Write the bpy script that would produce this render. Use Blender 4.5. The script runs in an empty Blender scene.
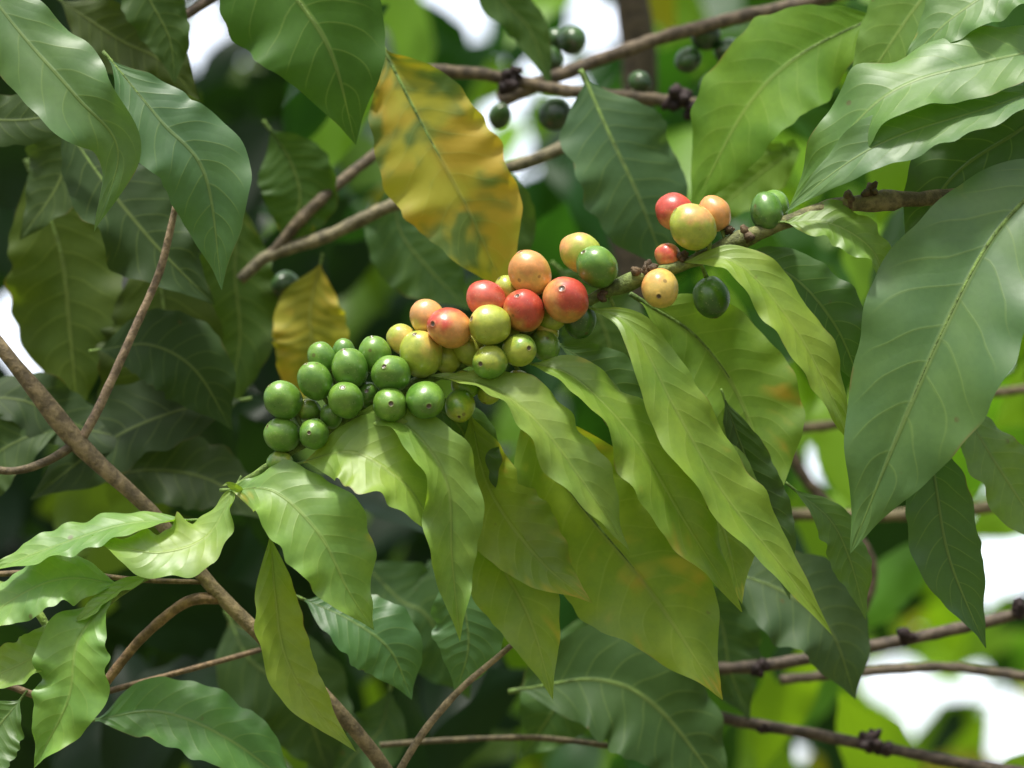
import bpy, math, random
from mathutils import Vector, noise, Matrix
random.seed(7)
R = random.uniform
scene = bpy.context.scene
# ------------------------------------------------------------------ camera frame
S = 0.0004                       # metres per layout unit on the fruiting branch
FPX = 100/36*1024
TILT = math.radians(14)
CAM = Vector((0, 0, 1.4))
FWD = Vector((0, math.cos(TILT), math.sin(TILT)))
UP = Vector((0, -math.sin(TILT), math.cos(TILT)))
RT = Vector((1, 0, 0))
TOW = -FWD
def W(x, y, d=0):
    k = (FPX+d)/FPX
    return CAM + FWD*(FPX+d)*S + RT*(x-512)*S*k + UP*(384-y)*S*k
def SC(d): return S*(FPX+d)/FPX

# ------------------------------------------------------------------ node helpers
class NB:
    def __init__(s, mat):
        mat.use_nodes = True
        s.t = mat.node_tree; s.t.nodes.clear()
    def n(s, typ, **kw):
        nd = s.t.nodes.new(typ)
        for k, v in kw.items(): setattr(nd, k, v)
        return nd
    def link(s, a, b): s.t.links.new(a, b)
    def put(s, inp, v):
        if isinstance(v, bpy.types.NodeSocket): s.link(v, inp)
        else: inp.default_value = v
    def m(s, op, a, b=0.0, c=0.0, clamp=False):
        nd = s.n('ShaderNodeMath', operation=op); nd.use_clamp = clamp
        s.put(nd.inputs[0], a); s.put(nd.inputs[1], b); s.put(nd.inputs[2], c)
        return nd.outputs[0]
    def ss(s, v, a, b, lo=0.0, hi=1.0):
        nd = s.n('ShaderNodeMapRange', interpolation_type='SMOOTHSTEP')
        s.put(nd.inputs[0], v); s.put(nd.inputs[1], a); s.put(nd.inputs[2], b)
        nd.inputs[3].default_value = lo; nd.inputs[4].default_value = hi
        return nd.outputs[0]
    def mix(s, f, a, b, blend='MIX'):
        nd = s.n('ShaderNodeMix', data_type='RGBA', blend_type=blend)
        s.put(nd.inputs[0], f)
        for i, v in ((6, a), (7, b)):
            if isinstance(v, tuple) and len(v) == 3: v = (*v, 1)
            s.put(nd.inputs[i], v)
        return nd.outputs[2]
    def noise(s, vec, scale, detail=3, rough=.5):
        nd = s.n('ShaderNodeTexNoise'); s.link(vec, nd.inputs['Vector'])
        nd.inputs['Scale'].default_value = scale; nd.inputs['Detail'].default_value = detail
        nd.inputs['Roughness'].default_value = rough
        return nd.outputs[0]

def leaf_material(name, rough=0.29, transl=0.33, spec=.75, bump=.0004):
    mat = bpy.data.materials.new(name); b = NB(mat)
    tc = b.n('ShaderNodeTexCoord'); obj = tc.outputs['Object']
    sep = b.n('ShaderNodeSeparateXYZ'); b.link(tc.outputs['UV'], sep.inputs[0])
    u2 = b.m('MULTIPLY_ADD', sep.outputs[0], 2.0, -1.0)
    au = b.m('ABSOLUTE', u2)
    v = sep.outputs[1]
    side = b.m('GREATER_THAN', u2, 0.0)
    ax = b.n('ShaderNodeAttribute', attribute_name='aux')
    sa = b.n('ShaderNodeSeparateColor'); b.link(ax.outputs['Color'], sa.inputs[0])
    n1, n2, wob = sa.outputs[0], sa.outputs[1], sa.outputs[2]
    a1 = b.m('MULTIPLY', b.m('POWER', au, 1.35), 0.15)
    t = b.m('MULTIPLY', b.m('SUBTRACT', v, a1), 11.0)
    t = b.m('MULTIPLY_ADD', side, 0.35, t)
    t = b.m('MULTIPLY_ADD', wob, 0.6, t)
    f = b.m('FRACT', t)
    d = b.m('MINIMUM', f, b.m('SUBTRACT', 1.0, f))
    edge = b.ss(au, 0.97, 0.6)
    vein = b.m('MULTIPLY', b.ss(d, 0.06, 0.01), edge)
    mid = b.ss(au, 0.055, 0.015)
    at = b.n('ShaderNodeAttribute', attribute_name='tint')
    tint = at.outputs['Color']; yel = at.outputs['Alpha']
    n3 = b.noise(obj, 380, 2)
    base = b.mix(b.ss(n1, 0.2, 0.8), tint, b.mix(1.0, tint, (1.5, 1.25, 1.0), 'MULTIPLY'))
    base = b.mix(b.ss(n3, 0.35, 0.7, 0, .25), base, b.mix(1.0, base, (.62, .68, .7), 'MULTIPLY'))
    yk = b.m('MULTIPLY_ADD', au, 0.10, n2)
    yk = b.m('MULTIPLY_ADD', d, 0.18, yk)
    th = b.m('MULTIPLY_ADD', yel, -0.65, 1.02)
    yf = b.ss(b.m('SUBTRACT', yk, th), -0.10, 0.12)
    ycol = b.mix(b.ss(n1, .4, .65), (.44, .40, .04), (.50, .33, .035))
    base = b.mix(yf, base, ycol)
    veincol = b.mix(0.5, b.mix(1.0, base, (1.5, 1.4, 1.3), 'MULTIPLY'), (.28, .36, .10))
    base = b.mix(b.m('MAXIMUM', b.m('MULTIPLY', vein, .38), b.m('MULTIPLY', mid, .8)), base, veincol)
    vs = b.n('ShaderNodeTexVoronoi'); b.link(obj, vs.inputs['Vector']); vs.inputs['Scale'].default_value = 75
    spot = b.m('MULTIPLY', b.ss(vs.outputs['Distance'], .12, .05), b.ss(wob, .62, .70))
    base = b.mix(b.m('MULTIPLY', spot, .7), base, (.10, .05, .015))
    scorch = b.m('MULTIPLY', b.ss(au, .95, 1.0), b.ss(n1, .58, .75))
    base = b.mix(b.m('MULTIPLY', scorch, .6), base, (.20, .10, .03))
    geo = b.n('ShaderNodeNewGeometry'); back = geo.outputs['Backfacing']
    under = b.mix(0.4, base, (.15, .24, .07))
    col = b.mix(back, base, b.mix(.5, under, base))
    h = b.m('MULTIPLY', b.m('POWER', b.m('MULTIPLY', d, 2.0), 0.6), edge)
    h = b.m('SUBTRACT', h, mid)
    h = b.m('MULTIPLY_ADD', n3, .25, h)
    bp = b.n('ShaderNodeBump'); bp.inputs['Strength'].default_value = .5
    bp.inputs['Distance'].default_value = bump
    b.link(h, bp.inputs['Height'])
    pr = b.n('ShaderNodeBsdfPrincipled')
    b.link(col, pr.inputs['Base Color'])
    rr = b.m('MULTIPLY_ADD', n1, .14, rough-.08)
    rr = b.m('MULTIPLY_ADD', back, .2, rr)
    b.link(rr, pr.inputs['Roughness'])
    pr.inputs['Specular IOR Level'].default_value = spec
    b.link(bp.outputs[0], pr.inputs['Normal'])
    tr = b.n('ShaderNodeBsdfTranslucent')
    b.link(b.mix(1.0, col, (1.8, 1.8, .45), 'MULTIPLY'), tr.inputs['Color'])
    mx = b.n('ShaderNodeMixShader'); mx.inputs[0].default_value = transl
    b.link(pr.outputs[0], mx.inputs[1]); b.link(tr.outputs[0], mx.inputs[2])
    out = b.n('ShaderNodeOutputMaterial'); b.link(mx.outputs[0], out.inputs[0])
    return mat
LEAF = leaf_material('coffee_leaf_surface')
LEAF_BG = leaf_material('background_leaf_surface', rough=.42, spec=.3, bump=.0003)  # background copy of the leaf surface, less sheen to deepen the background

def far_leaf_material():
    mat = bpy.data.materials.new('foliage_surface'); b = NB(mat)
    at = b.n('ShaderNodeAttribute', attribute_name='tint'); c = at.outputs['Color']
    pr = b.n('ShaderNodeBsdfPrincipled'); b.link(c, pr.inputs['Base Color'])
    pr.inputs['Roughness'].default_value = .45; pr.inputs['Specular IOR Level'].default_value = .35
    tr = b.n('ShaderNodeBsdfTranslucent'); b.link(b.mix(1.0, c, (1.9, 1.75, .4), 'MULTIPLY'), tr.inputs['Color'])
    mx = b.n('ShaderNodeMixShader'); mx.inputs[0].default_value = .45
    b.link(pr.outputs[0], mx.inputs[1]); b.link(tr.outputs[0], mx.inputs[2])
    out = b.n('ShaderNodeOutputMaterial'); b.link(mx.outputs[0], out.inputs[0])
    return mat
FARLEAF = far_leaf_material()

def bark_material():
    mat = bpy.data.materials.new('coffee_bark'); b = NB(mat)
    tc = b.n('ShaderNodeTexCoord'); obj = tc.outputs['Object']
    at = b.n('ShaderNodeAttribute', attribute_name='tint'); tint = at.outputs['Color']
    n1 = b.noise(obj, 190, 4, .7)
    c = b.mix(b.ss(n1, .35, .7), b.mix(1.0, tint, (.5, .5, .5), 'MULTIPLY'), b.mix(1.0, tint, (1.4, 1.38, 1.3), 'MULTIPLY'))
    bp = b.n('ShaderNodeBump'); bp.inputs['Strength'].default_value = .9; bp.inputs['Distance'].default_value = .0014
    b.link(n1, bp.inputs['Height'])
    pr = b.n('ShaderNodeBsdfPrincipled'); b.link(c, pr.inputs['Base Color'])
    pr.inputs['Roughness'].default_value = .7; pr.inputs['Specular IOR Level'].default_value = .35
    b.link(bp.outputs[0], pr.inputs['Normal'])
    out = b.n('ShaderNodeOutputMaterial'); b.link(pr.outputs[0], out.inputs[0])
    return mat
BARK = bark_material()

def cherry_material():
    mat = bpy.data.materials.new('coffee_cherry_skin'); b = NB(mat)
    tc = b.n('ShaderNodeTexCoord'); obj = tc.outputs['Object']
    at = b.n('ShaderNodeAttribute', attribute_name='tint'); tint = at.outputs['Color']
    n1 = b.noise(obj, 300, 4, .6)
    c = b.mix(b.ss(n1, .35, .7), b.mix(1.0, tint, (.9, .93, .92), 'MULTIPLY'), b.mix(1.0, tint, (1.2, 1.16, 1.1), 'MULTIPLY'))
    vs = b.n('ShaderNodeTexVoronoi'); b.link(obj, vs.inputs['Vector']); vs.inputs['Scale'].default_value = 800
    c = b.mix(b.ss(vs.outputs['Distance'], .28, .1, 0, .15), c, (.6, .55, .3))
    vb = b.n('ShaderNodeTexVoronoi'); b.link(obj, vb.inputs['Vector']); vb.inputs['Scale'].default_value = 100
    c = b.mix(b.ss(vb.outputs['Distance'], .11, .06, 0, .6), c, (.10, .06, .02))
    bp = b.n('ShaderNodeBump'); bp.inputs['Strength'].default_value = .3; bp.inputs['Distance'].default_value = .0003
    b.link(n1, bp.inputs['Height'])
    pr = b.n('ShaderNodeBsdfPrincipled'); b.link(c, pr.inputs['Base Color'])
    b.link(b.m('MULTIPLY_ADD', n1, .2, .21), pr.inputs['Roughness'])
    pr.inputs['Specular IOR Level'].default_value = .8
    b.link(bp.outputs[0], pr.inputs['Normal'])
    out = b.n('ShaderNodeOutputMaterial'); b.link(pr.outputs[0], out.inputs[0])
    return mat
CHERRY = cherry_material()

def empty(name):
    e = bpy.data.objects.new(name, None); e.empty_display_size = .05
    scene.collection.objects.link(e); return e

def build(name, V, F, T, mat, parent=None, UV=None, AUX=None):
    me = bpy.data.meshes.new(name); me.from_pydata(V, [], F)
    a = me.attributes.new('tint', 'FLOAT_COLOR', 'POINT')
    flat = []
    for t in T: flat.extend(t if len(t) == 4 else (*t, 0.0))
    a.data.foreach_set('color', flat)
    if AUX:
        a = me.attributes.new('aux', 'FLOAT_COLOR', 'POINT'); flat = []
        for t in AUX: flat.extend((*t, 1.0))
        a.data.foreach_set('color', flat)
    if UV:
        ul = me.uv_layers.new(name='UVMap')
        idx = [0]*len(me.loops); me.loops.foreach_get('vertex_index', idx)
        fl = []
        for i in idx: fl.extend(UV[i])
        ul.data.foreach_set('uv', fl)
    me.polygons.foreach_set('use_smooth', [True]*len(me.polygons))
    me.materials.append(mat); me.update()
    ob = bpy.data.objects.new(name, me); scene.collection.objects.link(ob)
    if parent: ob.parent = parent
    return ob

def spline(P, n):
    P = [Vector(p) for p in P]
    Q = [P[0]*2-P[1]] + P + [P[-1]*2-P[-2]]
    out = []
    for i in range(1, len(Q)-2):
        a, b_, c, d = Q[i-1], Q[i], Q[i+1], Q[i+2]
        for k in range(14):
            t = k/14
            out.append(.5*((2*b_)+(c-a)*t+(2*a-5*b_+4*c-d)*t*t+(3*b_-a-3*c+d)*t**3))
    out.append(P[-1])
    L = [0]
    for i in range(1, len(out)): L.append(L[-1]+(out[i]-out[i-1]).length)
    res = []; j = 0
    for k in range(n+1):
        s = L[-1]*k/n
        while j < len(L)-2 and L[j+1] < s: j += 1
        q = (s-L[j])/max(1e-9, L[j+1]-L[j]); res.append(out[j].lerp(out[j+1], min(1, q)))
    return res, L[-1]

PV = [0, .02, .07, .14, .24, .36, .48, .60, .71, .80, .87, .92, .96, 1]
PW = [.035, .06, .24, .50, .78, .95, 1, .94, .77, .55, .33, .18, .09, .0]
def prof(v):
    for i in range(len(PV)-1):
        if v <= PV[i+1]:
            m = lambda j: (PW[min(j+1, len(PW)-1)]-PW[max(j-1, 0)])/(PV[min(j+1, len(PW)-1)]-PV[max(j-1, 0)])
            h = PV[i+1]-PV[i]; t = (v-PV[i])/h
            return max(0, (2*t**3-3*t*t+1)*PW[i]+(t**3-2*t*t+t)*h*m(i)+(-2*t**3+3*t*t)*PW[i+1]+(t**3-t*t)*h*m(i+1))
    return 0
def nz(x, y, z=0): return noise.noise(Vector((x, y, z)))

def leaf_geo(P, hw, roll=(0, 0), fold=12, curl=.1, wave=.12, nwav=5.5, tint=(.1, .2, .03), yel=0, nL=72, nW=14, seed=0, quilt=.007, flip=False, aux=True):
    rnd = random.Random(seed)
    C, L = spline(P, nL)
    ph = [rnd.uniform(0, 50), rnd.uniform(50, 99)]
    V, F, UV, T, A = [], [], [], [], []
    f = math.radians(fold)
    pp = [prof(i/nL) for i in range(nL+1)]
    for i in range(nL+1):
        v = i/nL
        t = (C[min(i+1, nL)]-C[max(i-1, 0)]).normalized()
        N = (TOW-t*TOW.dot(t))
        if N.length < .05: N = UP-t*UP.dot(t)
        N.normalize(); B = t.cross(N)
        r = math.radians(roll[0]+(roll[1]-roll[0])*v+26*nz(v*2.2, ph[0], 3))
        B2 = B*math.cos(r)+N*math.sin(r); N2 = N*math.cos(r)-B*math.sin(r)
        if flip: N2 = -N2
        w = hw*pp[i]
        env = math.sin(math.pi*min(1, max(0, v*1.02)))**.6 if v < .98 else .1
        wvs = [2.4*nz(v*nwav, ph[s]) + 1.9*nz(v*nwav*1.9, ph[s]+7) for s in (0, 1)]
        wms = [1+.10*nz(v*nwav*1.3, ph[s]+20)*env+.12*nz(v*nwav*2.8, ph[s]+30)*env for s in (0, 1)]
        for j in range(nW+1):
            u = -1+2*j/nW
            if abs(u) < 1: u = math.copysign(abs(u)**.85, u)
            s = 1 if u > 0 else 0; au = abs(u)
            ww = w*wms[s]
            wv = wvs[s]*wave*hw*au**2.4*env
            tt = (v-.15*au**1.35)*11+(.35 if s else 0)
            fr = tt-math.floor(tt)
            q = quilt*hw*math.sin(math.pi*fr)*math.sin(math.pi*min(1, au))*env if quilt else 0
            p = C[i]+B2*(math.copysign(au*ww*math.cos(f), u))+N2*(au*ww*math.sin(f)-curl*ww*au*au+wv+q)
            V.append(p); UV.append(((u+1)/2, v)); T.append((*tint, yel))
            if aux:
                o = p*1.0+Vector((seed*.37, 0, 0))
                A.append((.5+.4*noise.fractal(o*45, 1, 2, 3), .5+.38*noise.fractal(o*30+Vector((9, 0, 0)), .8, 2, 4), .5+.5*noise.noise(o*60)))
    for i in range(nL):
        for j in range(nW):
            a = i*(nW+1)+j
            q = (a, a+1, a+nW+2, a+nW+1)
            F.append(q if flip else q[::-1])
    return V, F, UV, T, A

def tube_geo(P, rad, tint, n=40, m=10, bumps=.12, seed=0, nodes=()):
    C, L = spline(P, n)
    V, F, T = [], [], []
    X = Vector((.3, .2, .9)).normalized()
    for i, c in enumerate(C):
        t = (C[min(i+1, n)]-C[max(i-1, 0)]).normalized()
        a = t.cross(X).normalized(); b_ = t.cross(a)
        k = i/n*(len(rad)-1); k0 = min(int(k), len(rad)-2); r = rad[k0]+(rad[k0+1]-rad[k0])*(k-k0)
        for nd in nodes: r *= 1+.45*math.exp(-((i/n-nd)/.012)**2)
        if isinstance(tint[0], tuple):
            kk = i/n*(len(tint)-1); q = min(int(kk), len(tint)-2)
            col = tuple(tint[q][z]+(tint[q+1][z]-tint[q][z])*(kk-q) for z in range(3))
        else: col = tint
        for j in range(m):
            an = 6.2832*j/m
            dirv = a*math.cos(an)+b_*math.sin(an)
            rr = r*(1+bumps*noise.noise((c+dirv*r)*180+Vector((seed, 0, 0))))
            V.append(c+dirv*rr); T.append(col)
    for i in range(n):
        for j in range(m):
            F.append((i*m+j, i*m+(j+1) % m, (i+1)*m+(j+1) % m, (i+1)*m+j))
    F.append(tuple(range(m))[::-1]); F.append(tuple(n*m+j for j in range(m)))
    return V, F, T

def merge(acc, g):
    o = len(acc[0]); acc[0].extend(g[0]); acc[1].extend(tuple(k+o for k in f) for f in g[1])
    for k in range(2, len(acc)): acc[k].extend(g[k])

def pw(pts): return [W(*p) for p in pts]

# ------------------------------------------------------------------ objects
fruit_branch = empty('coffee_branch')
shrub = empty('coffee_shrub')
bgshrub = empty('coffee_shrub.001')
cl1 = empty('coffee_cherry_cluster')
cl2 = empty('coffee_cherry_cluster.001')

BR = (.17, .115, .085)
def stem(name, pts, rads, tint, parent, **k):
    g = tube_geo(pw(pts), [r*SC(pts[0][2]) for r in rads], tint, **k)
    return build(name, g[0], g[1], g[2], BARK, parent)

MAINP = [(1500, 60, 260), (1200, 140, 110), (1020, 190, 30), (890, 200, 5), (830, 208, 0), (740, 240, 0), (690, 262, 0), (640, 278, 0), (590, 300, 4), (520, 335, 8), (450, 370, 10), (380, 400, 8), (310, 440, 0), (262, 470, -4), (232, 490, -6)]
stem('woody_stem', MAINP, [16, 14, 11, 9, 8.5, 7.5, 7.5, 7, 6.5, 6, 5.5, 5, 4.5, 4, 3], [(.2, .16, .11), (.24, .18, .11), (.24, .18, .10), (.19, .15, .08), (.14, .18, .05), (.14, .22, .05), (.16, .26, .05)], fruit_branch, n=160, m=14, bumps=.3, nodes=(.40, .52, .56, .62, .7, .78, .86, .93))

def knot(acc, c, r, n, seed, tint=(.07, .045, .035)):
    rnd = random.Random(seed)
    for k in range(n):
        d = Vector((rnd.gauss(0, 1), rnd.gauss(0, 1), rnd.gauss(0, 1))).normalized()
        p0 = c+d*r*.1; p1 = c+d*r*rnd.uniform(.5, 1.15)
        g = tube_geo([p0, (p0+p1)/2+Vector((rnd.uniform(-1, 1), 0, rnd.uniform(-1, 1)))*r*.15, p1], [r*.36, r*.42, r*.18], tint, n=5, m=6, bumps=.5, seed=k)
        merge(acc, g)
kn = [[], [], []]
for (x, y, d, r, s) in [(745, 236, -3, 12, 1), (648, 268, -6, 10, 2), (638, 273, -4, 10, 5), (870, 192, 0, 11, 3), (850, 199, -4, 10, 6), (682, 256, -4, 8, 4), (600, 296, -4, 8, 8), (730, 230, -2, 7, 9)]:
    knot(kn, W(x, y, d), r*S, 9, s, (.11, .075, .04))
build('branch_nodes', *kn[:2], kn[2], BARK, fruit_branch)

DS = 60
stem('stem_1', [(-260, -60, 200), (-60, 270, 90), (0, 345, DS), (80, 445, DS), (150, 510, DS), (215, 590, DS), (300, 675, DS), (385, 770, DS), (520, 1000, 120), (640, 1800, 300), (680, 4000, 500)], [8, 7, 6.5, 7, 7.5, 7.5, 7.5, 8, 11, 16, 24], (.21, .165, .09), shrub, n=150, m=12, bumps=.2, nodes=(.13, .2, .3))
stem('stem_2', [(78, 446, DS), (100, 405, DS), (132, 335, DS), (160, 270, DS), (176, 205, DS)], [5, 4.5, 4.2, 4, 3.5], (.28, .21, .14), shrub, n=50)
stem('stem_3', [(-60, 440, DS), (0, 470, DS), (45, 462, DS), (80, 440, DS)], [3, 4, 5], (.15, .12, .07), shrub, n=40)
stem('stem_4', [(60, 740, 80), (100, 690, DS), (140, 640, DS), (185, 603, DS), (218, 598, DS)], [4.5, 5, 5, 6], (.24, .155, .08), shrub, n=50)
stem('stem_5', [(340, 900, 80), (400, 770, 60), (450, 700, 60), (512, 645, 70)], [5, 4, 3.8, 3], (.25, .20, .12), shrub, n=50)
stem('green_twig', [(-200, 560, 40), (0, 585, 30), (60, 640, 20), (95, 612, 0), (125, 590, -6), (155, 573, -8)], [4, 4, 4.5, 4.5, 4, 3], (.2, .3, .07), shrub, n=50)
stem('stem_6', [(-20, 575, 30), (60, 572, 30), (140, 580, 40), (205, 582, DS)], [3, 2.6, 2.4], (.15, .11, .06), shrub, n=40)
stem('stem_7', [(-60, 690, 60), (0, 684, 60), (60, 700, 60), (150, 680, 120), (260, 650, 200)], [3.5, 3.5, 3, 3], (.2, .14, .08), shrub, n=40)
DB = 420
def bstem(i, pts, rads, tint=BR, **k):
    tint = (tint[0]*.62, tint[1]*.70, tint[2]*.58)
    stem('branch_%d' % i, pts, rads, tint, bgshrub, n=70, m=10, bumps=.25, **k)
bstem(1, [(380, 68, DB), (480, 74, DB), (560, 90, DB), (640, 98, DB), (735, 106, DB)], [6.5, 6.5, 6.5, 6.5, 5], (.26, .18, .14))
bstem(2, [(240, 280, 400), (270, 255, 400), (330, 235, 400), (390, 206, 400), (470, 180, 400), (560, 148, 400), (640, 90, 460)], [6, 7, 7, 6.5, 6.5, 6], (.34, .27, .2))
bstem(3, [(500, 100, 500), (560, 75, 480), (640, 45, 480), (720, 22, 480), (860, -10, 480)], [8, 7, 7, 7], (.26, .18, .15))
bstem(4, [(640, 690, 380), (710, 715, DB), (790, 730, DB), (870, 745, DB), (1000, 770, DB), (1200, 800, DB)], [6, 6, 6, 7, 7], (.17, .12, .11))
bstem(5, [(640, 660, 440), (740, 668, 400), (860, 648, 400), (960, 628, 400), (1060, 600, 400), (1300, 520, 400)], [6, 6, 6, 6], (.20, .14, .13))
bstem(6, [(690, 520, 700), (800, 515, 650), (900, 515, 600), (1010, 505, 600), (1200, 480, 600)], [6, 6, 6], (.32, .24, .16))
bstem(7, [(760, 430, 700), (830, 425, 700), (900, 405, 700), (1100, 380, 700)], [5, 5, 5], (.35, .26, .18))
bstem(8, [(380, 745, 300), (450, 740, 300), (540, 738, 300), (640, 750, 300)], [3, 3, 3], (.2, .15, .1))
bstem(9, [(150, 30, 300), (185, 15, 300), (240, -20, 300)], [6, 5, 5], (.22, .15, .13))
bstem(10, [(610, -120, 1200), (632, 0, 1200), (640, 90, 1200), (625, 200, 1200), (655, 420, 1200), (690, 900, 1200), (700, 2300, 1200)], [16, 18, 18, 20, 22, 26, 30], (.13, .09, .07))
bstem(11, [(780, 680, 500), (860, 672, 500), (960, 668, 500), (1100, 690, 500)], [5, 5, 5], (.25, .18, .16))
bstem(12, [(850, 640, 700), (870, 560, 700), (800, 470, 700), (780, 400, 700)], [6, 6, 5], (.22, .15, .12))
bstem(14, [(270, 255, 400), (320, 200, 400), (380, 150, 440)], [6, 6, 5], (.24, .17, .13))
kn = [[], [], []]
for (x, y, d, r, s) in [(507, 84, DB-10, 15, 1), (512, 75, DB-10, 11, 11), (676, 98, DB-10, 16, 2), (690, 110, DB-10, 12, 12), (655, 122, DB, 10, 13), (872, 742, DB-10, 14, 3), (885, 750, DB-5, 12, 14), (760, 668, 390, 12, 4), (905, 635, 390, 12, 5), (1020, 608, 390, 12, 6), (765, 728, DB, 10, 7)]:
    knot(kn, W(x, y, d), r*SC(d), 12, s, (.035, .022, .022))
build('branch_knots', *kn[:2], kn[2], BARK, bgshrub)

# ------------------------------------------------------------------ named leaves
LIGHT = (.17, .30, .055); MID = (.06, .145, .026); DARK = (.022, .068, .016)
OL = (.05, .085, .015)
cnt = [0]
def leaf(parent, pts, hw, roll=(0, 0), fold=12, tint=MID, yel=0, curl=.1, wave=.10, nwav=5.5, pet=12, **k):
    cnt[0] += 1
    tint = (tint[0]*1.02, tint[1]*1.04, tint[2]*.72)
    wave = wave*1.5
    mat = LEAF
    if parent is bgshrub:
        mat = LEAF_BG
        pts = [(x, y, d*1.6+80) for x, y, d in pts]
        if yel < .5: tint = tuple(q*(.42 if pts[1][0] < 360 else .72) for q in tint)  # background shade put into the tint, strongest on the left
    P = pw(pts)
    dm = sum(p[2] for p in pts)/len(pts)
    ra = math.radians((abs(roll[0]+roll[1]))/2)
    h = hw*SC(dm)/max(.5, math.cos(ra))/math.cos(math.radians(fold))*.96
    g = leaf_geo(P, h, roll, fold, curl, wave, nwav, tint, yel, seed=cnt[0]*13, **k)
    ob = build('leaf_%d' % cnt[0], g[0], g[1], g[3], mat, parent, UV=g[2], AUX=g[4])
    C, L = spline(P, 30)
    d0 = (C[0]-C[1]).normalized()
    NN = (TOW-d0*TOW.dot(d0)).normalized()
    pts2 = [C[0]+d0*pet*SC(dm)] + [c - NN*(1.6*SC(dm)) for c in C[:26]]
    r0 = max(1.1, hw*.036)*SC(dm)
    g2 = tube_geo(pts2, [r0*1.25, r0*1.2, r0, r0*.8, r0*.6, r0*.3], (.16, .26, .06), n=40, m=6, bumps=.05)
    build('petiole_%d' % cnt[0], g2[0], g2[1], g2[2], BARK, parent)
    return ob
FB, SH, BG = fruit_branch, shrub, bgshrub
# --- leaves on the fruiting branch
leaf(FB, [(590, 308, -6), (632, 328, -26), (676, 410, -34), (725, 495, -30), (785, 570, -18), (833, 636, -6)], 31, (38, 20), 22, (.17, .30, .03), .08, wave=.11)
leaf(FB, [(524, 362, -8), (575, 378, -24), (635, 440, -30), (684, 520, -26), (722, 580, -14), (742, 612, -6)], 35, (40, 20), 20, (.17, .29, .03), .12, wave=.12)
leaf(FB, [(430, 376, -12), (490, 388, -34), (540, 425, -44), (590, 492, -40), (630, 552, -30)], 28, (50, 28), 26, (.20, .32, .08), .12, wave=.14, nwav=5)
leaf(FB, [(352, 414, -14), (405, 425, -34), (446, 480, -44), (452, 560, -40), (460, 642, -30)], 30, (46, 0), 26, (.16, .30, .07), .05, wave=.16, nwav=5)
leaf(FB, [(304, 462, -10), (352, 452, -34), (398, 478, -46), (424, 512, -44), (438, 543, -36)], 33, (40, 45), 12, (.20, .34, .07), .08, wave=.18, nwav=4)
leaf(FB, [(230, 490, -6), (275, 492, -30), (320, 535, -44), (348, 590, -40), (374, 630, -30)], 41, (38, 22), 14, (.15, .30, .08), .05, wave=.2, nwav=5)
leaf(FB, [(270, 535, 6), (276, 600, 4), (285, 655, 0), (312, 705, 0), (356, 752, 4)], 26, (10, 25), 16, (.18, .28, .03), .25, wave=.09)
leaf(FB, [(236, 486, -4), (208, 535, -22), (165, 552, -34), (125, 548, -36), (92, 536, -30)], 26, (-30, -58), 12, (.2, .34, .08), .08, wave=.24, nwav=4)
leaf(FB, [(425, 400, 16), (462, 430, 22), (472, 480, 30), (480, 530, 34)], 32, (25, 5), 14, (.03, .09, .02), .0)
leaf(FB, [(470, 415, 20), (490, 490, 24), (540, 560, 18), (592, 603, 8)], 40, (28, 25), 12, (.19, .29, .02), .33, wave=.08)
leaf(FB, [(455, 440, 40), (490, 540, 44), (530, 620, 36), (553, 700, 26)], 42, (15, 5), 12, (.16, .27, .02), .25, wave=.08)
leaf(FB, [(525, 400, 44), (570, 490, 54), (650, 590, 50), (722, 700, 36)], 70, (18, 25), 10, (.17, .28, .02), .35, wave=.08)
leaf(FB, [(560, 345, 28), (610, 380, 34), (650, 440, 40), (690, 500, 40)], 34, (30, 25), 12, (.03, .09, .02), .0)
leaf(FB, [(640, 300, 50), (700, 340, 66), (745, 410, 74), (775, 520, 60)], 60, (18, 5), 10, (.13, .25, .03), .12, wave=.08)
leaf(FB, [(650, 395, 36), (685, 450, 40), (720, 520, 36), (742, 604, 20)], 42, (20, 10), 12, (.14, .24, .02), .25, wave=.08)
leaf(FB, [(684, 262, -6), (735, 262, -24), (788, 318, -30), (826, 385, -24), (856, 452, -10)], 24, (44, 28), 20, (.20, .33, .04), .1, wave=.11)
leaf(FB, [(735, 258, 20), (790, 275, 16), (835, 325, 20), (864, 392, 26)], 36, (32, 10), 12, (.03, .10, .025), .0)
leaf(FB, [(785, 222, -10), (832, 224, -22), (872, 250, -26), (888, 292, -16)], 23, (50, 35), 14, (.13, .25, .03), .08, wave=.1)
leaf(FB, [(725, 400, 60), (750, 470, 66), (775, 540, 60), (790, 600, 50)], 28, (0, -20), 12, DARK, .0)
leaf(FB, [(795, 490, 60), (830, 520, 60), (850, 560, 60), (866, 620, 60)], 22, (20, 10), 12, MID, .1)
leaf(FB, [(245, 492, -10), (236, 488, -20), (228, 484, -26), (222, 486, -28)], 4, (0, 0), 10, LIGHT, .0)
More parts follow.
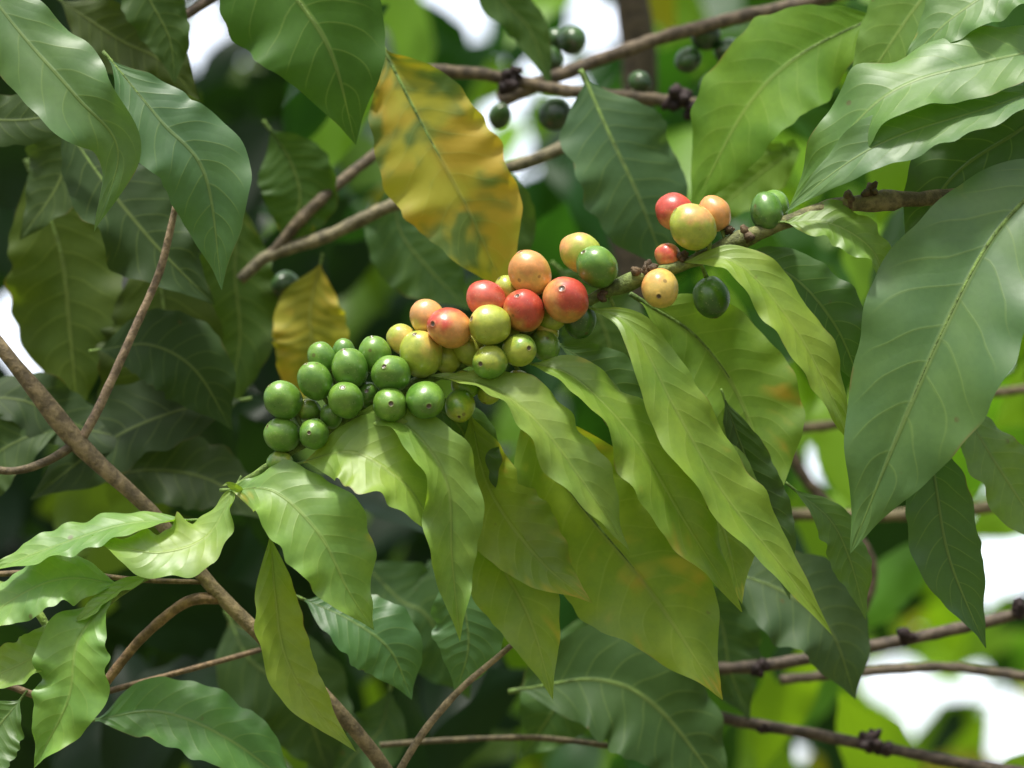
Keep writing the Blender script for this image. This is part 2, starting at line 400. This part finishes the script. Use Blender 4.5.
# --- lower left twig
leaf(SH, [(192, 520, 0), (125, 524, -20), (50, 548, -26), (-20, 575, -20)], 21, (-48, -40), 14, (.14, .30, .08), .05, wave=.13)
leaf(SH, [(122, 586, -4), (70, 578, -20), (20, 595, -26), (-40, 640, -20)], 25, (-48, -40), 12, (.16, .33, .11), .0, wave=.12)
leaf(SH, [(112, 598, -8), (78, 640, -34), (68, 700, -42), (34, 768, -34)], 38, (-28, -10), 24, (.15, .33, .08), .0, wave=.16, nwav=4.5)
leaf(SH, [(92, 618, 0), (55, 640, -14), (25, 662, -20), (-40, 690, -14)], 19, (-50, -40), 14, LIGHT, .05)
leaf(SH, [(150, 575, -6), (120, 590, -20), (90, 612, -26), (70, 625, -26)], 9, (-40, -40), 24, (.2, .36, .08), .0)
leaf(SH, [(20, 700, 40), (-10, 740, 30), (-30, 800, 20)], 34, (-20, -10), 14, (.06, .15, .04), .0)
leaf(SH, [(95, 720, 90), (160, 712, 80), (230, 740, 80), (310, 800, 90)], 38, (30, 40), 12, (.06, .19, .07), .0, wave=.12)
leaf(SH, [(305, 600, 110), (350, 620, 105), (390, 650, 105), (412, 700, 110)], 36, (35, 25), 10, (.04, .14, .07), .0, wave=.06)
leaf(SH, [(455, 560, 120), (465, 610, 110), (468, 650, 110), (455, 695, 120)], 36, (0, -20), 10, (.05, .15, .09), .0, wave=.06)
# --- top left
leaf(SH, [(-70, -90, 10), (10, 20, -10), (75, 95, -24), (118, 150, -24), (94, 232, -10)], 42, (34, -15), 14, (.065, .16, .07), .03, wave=.14)
leaf(SH, [(110, 60, 30), (160, 120, 16), (205, 175, 14), (222, 290, 26)], 46, (38, -20), 12, (.04, .13, .075), .0, wave=.07)
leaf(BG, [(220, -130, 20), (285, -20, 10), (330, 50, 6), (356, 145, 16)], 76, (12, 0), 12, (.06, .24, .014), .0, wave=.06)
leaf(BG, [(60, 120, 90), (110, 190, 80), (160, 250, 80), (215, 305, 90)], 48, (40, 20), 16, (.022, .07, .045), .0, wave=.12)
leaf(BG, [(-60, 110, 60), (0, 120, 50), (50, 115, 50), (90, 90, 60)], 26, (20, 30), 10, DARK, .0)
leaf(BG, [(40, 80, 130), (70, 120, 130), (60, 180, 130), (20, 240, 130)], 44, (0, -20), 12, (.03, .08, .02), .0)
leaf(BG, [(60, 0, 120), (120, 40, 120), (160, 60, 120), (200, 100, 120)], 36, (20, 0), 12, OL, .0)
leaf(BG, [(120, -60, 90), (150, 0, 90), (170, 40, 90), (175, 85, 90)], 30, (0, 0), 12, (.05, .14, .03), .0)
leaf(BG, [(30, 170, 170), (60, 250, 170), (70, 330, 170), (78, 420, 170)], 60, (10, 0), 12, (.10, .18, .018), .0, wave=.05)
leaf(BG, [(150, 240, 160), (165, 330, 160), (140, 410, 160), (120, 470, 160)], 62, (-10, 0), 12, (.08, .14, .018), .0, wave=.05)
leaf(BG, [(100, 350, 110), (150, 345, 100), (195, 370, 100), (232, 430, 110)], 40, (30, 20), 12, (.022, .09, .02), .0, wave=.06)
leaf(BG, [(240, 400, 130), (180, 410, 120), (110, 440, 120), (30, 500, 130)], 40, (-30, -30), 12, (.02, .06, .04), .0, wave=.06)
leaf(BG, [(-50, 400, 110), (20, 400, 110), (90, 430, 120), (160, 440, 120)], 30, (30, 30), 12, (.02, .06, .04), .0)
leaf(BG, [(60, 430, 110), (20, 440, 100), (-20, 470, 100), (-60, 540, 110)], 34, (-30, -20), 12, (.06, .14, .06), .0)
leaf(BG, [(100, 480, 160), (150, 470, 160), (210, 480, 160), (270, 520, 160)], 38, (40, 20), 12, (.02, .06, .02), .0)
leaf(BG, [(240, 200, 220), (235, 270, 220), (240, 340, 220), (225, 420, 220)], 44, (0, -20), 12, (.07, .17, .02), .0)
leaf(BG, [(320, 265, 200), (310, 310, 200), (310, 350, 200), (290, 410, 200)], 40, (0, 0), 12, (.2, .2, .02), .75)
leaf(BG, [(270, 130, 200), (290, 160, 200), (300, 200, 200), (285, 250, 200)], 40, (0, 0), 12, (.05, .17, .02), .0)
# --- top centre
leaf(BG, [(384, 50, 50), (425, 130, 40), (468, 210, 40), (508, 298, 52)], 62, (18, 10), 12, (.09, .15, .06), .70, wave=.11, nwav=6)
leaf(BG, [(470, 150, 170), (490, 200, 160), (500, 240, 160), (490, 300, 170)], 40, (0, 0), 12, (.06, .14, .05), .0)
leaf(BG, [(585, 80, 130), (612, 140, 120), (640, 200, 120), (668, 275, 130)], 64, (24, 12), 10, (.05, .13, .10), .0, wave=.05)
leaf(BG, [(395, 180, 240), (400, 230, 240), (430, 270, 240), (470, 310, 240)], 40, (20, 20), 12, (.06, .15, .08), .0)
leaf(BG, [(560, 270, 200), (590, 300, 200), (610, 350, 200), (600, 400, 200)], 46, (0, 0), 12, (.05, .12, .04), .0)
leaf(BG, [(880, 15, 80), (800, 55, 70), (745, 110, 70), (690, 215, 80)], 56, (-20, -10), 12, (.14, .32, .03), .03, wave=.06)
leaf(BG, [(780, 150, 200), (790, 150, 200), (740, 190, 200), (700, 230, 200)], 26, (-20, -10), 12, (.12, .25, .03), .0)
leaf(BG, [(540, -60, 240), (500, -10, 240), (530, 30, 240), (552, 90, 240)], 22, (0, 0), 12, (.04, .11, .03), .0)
# --- right-hand leaves
leaf(SH, [(1100, 40, 20), (985, 62, -10), (880, 100, -20), (785, 214, 6)], 38, (-44, -30), 14, (.08, .20, .05), .06, wave=.1)
leaf(SH, [(1090, 70, 0), (1000, 104, -26), (900, 135, -40), (840, 168, -36), (784, 214, -24)], 29, (-46, -32), 14, (.07, .17, .075), .03, wave=.1)
leaf(BG, [(1000, -70, 30), (930, -10, 20), (880, 60, 20), (850, 110, 30)], 46, (-30, -20), 12, (.10, .23, .04), .0)
leaf(SH, [(1080, -60, 30), (1010, -20, 20), (950, 20, 20), (900, 70, 30)], 34, (-40, -30), 12, (.07, .18, .06), .0)
leaf(SH, [(1110, 70, 40), (1020, 130, 24), (950, 180, 24), (900, 265, 34)], 44, (-30, -20), 12, (.022, .075, .025), .0)
leaf(SH, [(1080, 150, -10), (1000, 228, -46), (946, 325, -60), (900, 430, -54), (850, 554, -34)], 75, (-34, -18), 12, (.065, .16, .08), .02, wave=.085, nwav=4.5, nW=20, nL=90)
leaf(SH, [(950, 400, 30), (975, 430, 20), (1000, 470, 20), (1060, 560, 30)], 34, (20, 20), 14, (.10, .21, .05), .05, wave=.12)
leaf(SH, [(925, 420, 30), (935, 480, 14), (950, 560, 14), (986, 648, 30)], 35, (-10, 30), 14, (.03, .10, .04), .0, wave=.09)
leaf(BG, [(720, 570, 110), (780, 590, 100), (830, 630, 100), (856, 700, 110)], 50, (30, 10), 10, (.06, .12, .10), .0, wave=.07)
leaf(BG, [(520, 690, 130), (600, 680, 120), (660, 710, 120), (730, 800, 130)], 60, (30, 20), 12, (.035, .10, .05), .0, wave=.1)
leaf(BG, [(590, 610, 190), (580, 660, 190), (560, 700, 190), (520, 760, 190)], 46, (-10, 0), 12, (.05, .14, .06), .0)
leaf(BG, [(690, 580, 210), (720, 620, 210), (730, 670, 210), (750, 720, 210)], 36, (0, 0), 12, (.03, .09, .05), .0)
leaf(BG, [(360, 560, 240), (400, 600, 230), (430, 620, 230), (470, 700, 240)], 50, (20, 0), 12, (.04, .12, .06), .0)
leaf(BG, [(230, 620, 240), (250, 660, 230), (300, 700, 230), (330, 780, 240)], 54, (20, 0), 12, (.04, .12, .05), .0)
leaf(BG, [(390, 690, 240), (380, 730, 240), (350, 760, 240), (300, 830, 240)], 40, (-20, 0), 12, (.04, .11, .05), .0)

# ------------------------------------------------------------------ cherries
cgreen = (.085, .205, .024); cg2 = (.14, .28, .035); yg = (.36, .42, .055); yo = (.64, .45, .11); orr = (.64, .29, .09); red = (.50, .065, .04); pk = (.55, .15, .09); dk = (.03, .10, .012); ora = (.64, .33, .12)
CH = [
(283, 400, 19, -14, cgreen, cg2, .5), (315, 381, 18, -20, cgreen, cg2, .5), (322, 358, 15, 0, cgreen, cg2, .5), (350, 369, 19, -16, cgreen, cg2, .6), (346, 400, 18, -30, cgreen, cg2, .6),
(282, 435, 18, -10, cgreen, cg2, .5), (314, 434, 16, -22, cgreen, cg2, .5), (375, 355, 17, -6, cgreen, cg2, .5), (391, 374, 20, -26, cgreen, cg2, .5), (425, 400, 20, -34, cgreen, cg2, .5), (390, 405, 18, -34, cgreen, cg2, .7),
(280, 462, 12, -6, cg2, yg, .2), (309, 410, 12, -2, cg2, yg, .2), (331, 416, 12, -8, cgreen, cg2, .3), (368, 395, 14, -4, cgreen, cg2, .3), (344, 352, 12, 12, cgreen, cg2, .3), (372, 425, 13, -2, cgreen, cg2, .3),
(421, 354, 22, -10, yg, yo, .25), (402, 339, 15, 2, yo, yg, .4), (428, 318, 18, -2, yo, ora, .6), (450, 328, 22, -24, orr, red, .45), (490, 325, 20.5, -30, yg, yo, .25), (486, 299, 19, -8, pk, red, .6), (524, 311, 21, -18, orr, red, .6),
(530, 273, 21.5, -8, yo, orr, .45), (566, 300, 23.5, -22, orr, red, .55), (519, 350, 17, -22, yg, cg2, .5), (490, 362, 18, -28, cg2, yg, .5), (460, 406, 16, -12, yg, cg2, .5), (518, 386, 15, -4, yg, yo, .2), (545, 345, 15, 4, cg2, yg, .4),
(580, 320, 17, 6, dk, cgreen, .3), (505, 336, 16, 4, cg2, yg, .5), (470, 350, 17, 2, yg, yo, .2), (446, 358, 15, 6, yg, cg2, .5), (551, 318, 16, 8, yg, cg2, .5), (508, 290, 14, 10, yo, yg, .5), (465, 385, 14, 2, cg2, yg, .5), (490, 390, 14, 6, yg, cg2, .4),
(581, 253, 20.5, 2, yg, ora, .38), (597, 267, 20.5, -12, cgreen, cg2, .5), (547, 330, 13, 10, yg, yo, .4)]
CH2 = [(675, 212, 19, 6, orr, red, .7), (693, 227, 23, -16, yg, ora, .28), (715, 214, 17, 4, ora, orr, .6), (660, 288, 20, -20, yo, orr, .4), (668, 256, 13, 6, orr, red, .3), (711, 297, 19, 14, dk, cgreen, .5), (767, 212, 18, 4, dk, cgreen, .6), (775, 205, 15, 14, cgreen, cg2, .4), (662, 410, 13, 60, yg, cg2, .4)]
MAINW, _ = spline(pw(MAINP), 200)
def cherry_mesh(c, r, axis, A, B, amt, seed, parent, name):
    rnd = random.Random(seed)
    ax = axis.normalized(); X = ax.orthogonal().normalized(); Y = ax.cross(X)
    ca = rnd.uniform(0, 6.28); X, Y = X*math.cos(ca)+Y*math.sin(ca), Y*math.cos(ca)-X*math.sin(ca)
    el = rnd.uniform(1.08, 1.22); fl = rnd.uniform(.90, .98)
    cs = rnd.uniform(.7, 1.0)
    th = [0, .05*cs, .09*cs, .12*cs, .15*cs, .18*cs, .22*cs, .27, .34] + [.34+(3.05-.34)*k/22 for k in range(1, 23)]
    m = 32; V, F, T = [], [], []
    bd = (UP*rnd.uniform(.3, 1)+RT*rnd.uniform(-.8, .5)+TOW*rnd.uniform(-.2, .7)).normalized()
    off = Vector((seed*3.1, seed*1.7, 0))
    for t in th:
        for j in range(m):
            a = 6.2832*j/m
            n = ax*math.cos(t)+(X*math.cos(a)*fl+Y*math.sin(a))*math.sin(t)
            k = 1+.05*noise.noise(n*1.4+off)
            if t < .135*cs: k *= .955+.02*(t/.135)
            elif t < .2*cs: k *= 1.012
            if t > 2.6: k *= 1-.06*((t-2.6)/.45)
            p = (ax*math.cos(t)*el+(X*math.cos(a)*fl+Y*math.sin(a))*math.sin(t))*r*k
            V.append(c+p)
            q = n.dot(bd)*.5+.5+.35*noise.noise(n*1.3+off)+.2*noise.noise(n*4+off)
            f = min(1, max(0, (q-(1-amt))/.5+.2)); f = f*f*(3-2*f)
            col = tuple(A[z]+(B[z]-A[z])*f for z in range(3))
            if t < .13*cs: col = (.08, .05, .025)
            elif t < .2*cs: col = tuple(.6*col[z]+.4*(.18, .12, .05)[z] for z in range(3))
            T.append(col)
    nr = len(th)
    for i in range(nr-1):
        for j in range(m):
            F.append((i*m+j, (i+1)*m+j, (i+1)*m+(j+1) % m, i*m+(j+1) % m))
    F.append(tuple(range(m))); F.append(tuple((nr-1)*m+j for j in range(m))[::-1])
    return build(name, V, F, T, CHERRY, parent)
def add_cherries(lst, parent, s0):
    acc = [[], [], []]
    for i, (x, y, r, d, A, B, amt) in enumerate(lst):
        rnd = random.Random(s0+i)
        c = W(x, y, d)
        nb = min(MAINW, key=lambda p: (p-c).length)
        ax = (c-nb).normalized()*1.0+TOW*rnd.uniform(-.3, .6)+RT*rnd.uniform(-.9, .4)+UP*rnd.uniform(-.5, .5)
        if ax.length < .2: ax = TOW
        ax.normalize()
        cherry_mesh(c, r*S*.98, ax, A, B, amt, s0+i, parent, 'cherry_%d' % (i+1))
        e = c-ax*r*S*1.0
        g = tube_geo([e, (e+nb)/2-ax*2*S, nb], [2.6*S, 1.9*S, 2.4*S], (.17, .26, .06), n=8, m=7)
        merge(acc, g)
    build('cherry_stalks', acc[0], acc[1], acc[2], BARK, parent)
add_cherries(CH, cl1, 10); add_cherries(CH2, cl2, 90)
cl3 = empty('coffee_cherry_cluster.002')
for i, (x, y, r, d) in enumerate([(555, 114, 17, 440), (550, 60, 14, 500), (572, 40, 15, 500), (730, 52, 15, 500), (706, 36, 15, 500), (688, 60, 13, 500), (712, 86, 13, 450), (285, 285, 14, 430), (500, 116, 12, 450), (556, 40, 12, 520), (640, 82, 11, 440)]):
    cherry_mesh(W(x, y, d), r*SC(d), TOW+RT*R(-1, 1)+UP*R(-1, 1), (.015, .045, .01), (.04, .11, .018), .5, 200+i, cl3, 'cherry_%d' % (i+1))

# ------------------------------------------------------------------ surrounding foliage masses
HOLES = [(472, 12, 18), (600, 34, 25), (578, 14, 12), (12, 335, 20), (930, 708, 24), (882, 690, 13), (1012, 738, 17), (1004, 575, 24), (985, 382, 12), (738, 158, 10), (515, 200, 11), (565, 100, 9), (795, 766, 9), (617, 378, 9), (205, 45, 10), (155, 12, 8), (735, 12, 9), (1010, 480, 10), (820, 470, 9), (440, 8, 9), (497, 125, 8), (1015, 350, 9), (28, 375, 8)]
def clear(pxs, m):
    for hx, hy, hr in HOLES:
        for x, y in pxs:
            if (x-hx)**2+(y-hy)**2 < (hr+m)**2: return False
    return True
def zone_shading(x, y, rnd):  # leaf tint by frame area, with sunlit and shaded regions painted in
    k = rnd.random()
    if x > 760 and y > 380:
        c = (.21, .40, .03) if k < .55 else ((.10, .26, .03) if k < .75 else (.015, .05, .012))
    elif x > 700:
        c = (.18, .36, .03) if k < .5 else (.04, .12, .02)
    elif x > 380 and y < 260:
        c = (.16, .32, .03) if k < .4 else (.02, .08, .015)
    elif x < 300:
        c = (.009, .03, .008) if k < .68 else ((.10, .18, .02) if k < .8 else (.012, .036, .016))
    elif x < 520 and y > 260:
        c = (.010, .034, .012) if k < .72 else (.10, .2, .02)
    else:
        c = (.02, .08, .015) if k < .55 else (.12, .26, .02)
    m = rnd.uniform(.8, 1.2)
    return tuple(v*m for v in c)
def scatter(name, n, xr, yr, dr, lr, nL, nW, seed, gapm=1.05, bright=1.0, conc=.7):
    rnd = random.Random(seed); acc = [[], [], [], []]; done = 0; tries = 0
    while done < n and tries < n*8:
        tries += 1
        if rnd.random() < conc: x = rnd.uniform(-120, 1140); y = rnd.uniform(-160, 820)
        else: x = rnd.uniform(*xr); y = rnd.uniform(*yr)
        d = rnd.uniform(*dr)
        k = FPX/(FPX+d)
        Lp = rnd.uniform(*lr)*k
        an = rnd.gauss(math.pi/2, .9)
        dx, dy = math.cos(an)*Lp, math.sin(an)*Lp
        if not clear([(x, y), (x+dx*.25, y+dy*.25), (x+dx*.5, y+dy*.5), (x+dx*.75, y+dy*.75), (x+dx, y+dy)], Lp*.12*gapm): continue
        dz = rnd.uniform(-.7, .7)*Lp/k
        P = pw([(x, y, d), (x+dx*.5+rnd.uniform(-.08, .08)*Lp, y+dy*.45-Lp*.08, d+dz*.5), (x+dx, y+dy, d+dz)])
        hw = rnd.uniform(.18, .25)*rnd.uniform(.9, 1.1)*Lp*SC(d)
        t = zone_shading(x+dx*.5, y+dy*.5, rnd); t = tuple(v*bright for v in t)
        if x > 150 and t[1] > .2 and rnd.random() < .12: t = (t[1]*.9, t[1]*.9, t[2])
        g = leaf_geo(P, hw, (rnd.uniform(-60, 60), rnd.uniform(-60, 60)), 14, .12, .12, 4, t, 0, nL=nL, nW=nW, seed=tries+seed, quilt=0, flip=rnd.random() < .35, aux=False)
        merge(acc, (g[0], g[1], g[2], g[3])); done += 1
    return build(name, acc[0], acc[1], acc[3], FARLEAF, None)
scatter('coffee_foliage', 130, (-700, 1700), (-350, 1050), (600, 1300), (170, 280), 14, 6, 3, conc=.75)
scatter('added_shade_foliage', 260, (-800, 1800), (-1500, -330), (250, 1900), (240, 340), 8, 4, 33, conc=0)  # unseen leaves added above the frame to cut skylight on the background
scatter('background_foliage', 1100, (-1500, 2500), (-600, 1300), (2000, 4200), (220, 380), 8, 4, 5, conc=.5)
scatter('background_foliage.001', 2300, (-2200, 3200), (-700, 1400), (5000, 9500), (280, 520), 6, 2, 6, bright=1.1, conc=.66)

# ------------------------------------------------------------------ ground
gm = bpy.data.materials.new('ground_soil'); b = NB(gm)
tc = b.n('ShaderNodeTexCoord'); o = tc.outputs['Object']
c = b.mix(b.ss(b.noise(o, .8, 4), .4, .6), (.09, .06, .035), (.05, .09, .025))
c = b.mix(b.ss(b.noise(o, 14, 4), .4, .7), c, (.12, .09, .05))
pr = b.n('ShaderNodeBsdfPrincipled'); b.link(c, pr.inputs['Base Color']); pr.inputs['Roughness'].default_value = .95
out = b.n('ShaderNodeOutputMaterial'); b.link(pr.outputs[0], out.inputs[0])
N = 60; V = []; F = []
for i in range(N+1):
    for j in range(N+1):
        f = lambda k: math.copysign((abs(k/N*2-1))**3*600, k/N*2-1)
        x, y = f(i), f(j); V.append((x, y, .04*noise.noise(Vector((x, y, 0))*.7) if abs(x) < 30 and abs(y) < 30 else 0))
for i in range(N):
    for j in range(N): F.append((i*(N+1)+j, (i+1)*(N+1)+j, (i+1)*(N+1)+j+1, i*(N+1)+j+1))
build('ground', V, F, [(0, 0, 0)]*len(V), gm)

g = tube_geo([Vector((.75, 1.45, -.05)), Vector((.72, 1.42, .8)), Vector((.62, 1.36, 1.5)), W(1500, 60, 260), Vector((.36, 1.2, 2.4))], [.03, .026, .02, .015, .008], BR, n=80, m=14, bumps=.2)
build('trunk', g[0], g[1], g[2], BARK, fruit_branch)

# ------------------------------------------------------------------ light: hazy sky, brighter towards +Y, and one sun
w = bpy.data.worlds.new('World'); scene.world = w
wb = NB(w); nt = w.node_tree
sky = nt.nodes.new('ShaderNodeTexSky'); sky.sky_type = 'NISHITA'; sky.sun_disc = False
EL, AZ = 66, -158
sky.sun_elevation = math.radians(EL); sky.sun_rotation = math.radians(AZ)
sky.air_density = 1.0; sky.dust_density = 5.0
hs = nt.nodes.new('ShaderNodeHueSaturation'); hs.inputs['Saturation'].default_value = .35
tcw = nt.nodes.new('ShaderNodeTexCoord')
dt = nt.nodes.new('ShaderNodeVectorMath'); dt.operation = 'DOT_PRODUCT'
nt.links.new(tcw.outputs['Generated'], dt.inputs[0]); dt.inputs[1].default_value = Vector((-.1, .88, .46)).normalized()
nt.links.new(wb.ss(dt.outputs['Value'], .35, .95, 1.15, 4.2), hs.inputs['Value'])
bgn = nt.nodes.new('ShaderNodeBackground'); bgn.inputs[1].default_value = .15
wo = nt.nodes.new('ShaderNodeOutputWorld')
nt.links.new(sky.outputs[0], hs.inputs['Color']); nt.links.new(hs.outputs[0], bgn.inputs[0]); nt.links.new(bgn.outputs[0], wo.inputs[0])
sl = bpy.data.lights.new('sun', 'SUN'); sl.energy = 5.0; sl.angle = math.radians(5); sl.color = (1, .96, .88)
so = bpy.data.objects.new('sun', sl); scene.collection.objects.link(so)
e, a = math.radians(EL), math.radians(AZ)
sd = Vector((math.sin(a)*math.cos(e), math.cos(a)*math.cos(e), math.sin(e)))
so.rotation_euler = (-sd).to_track_quat('-Z', 'Y').to_euler(); so.location = (0, 0, 6)

cam = bpy.data.cameras.new('camera'); co = bpy.data.objects.new('camera', cam); scene.collection.objects.link(co)
co.location = CAM; co.rotation_euler = (math.radians(90)+TILT, 0, 0)
cam.lens = 100; cam.sensor_width = 36; cam.clip_start = .05; cam.clip_end = 3000
cam.dof.use_dof = True; cam.dof.focus_distance = (FPX-20)*S; cam.dof.aperture_fstop = 6.7
scene.camera = co
scene.view_settings.view_transform = 'Standard'; scene.view_settings.look = 'None'; scene.view_settings.exposure = 0
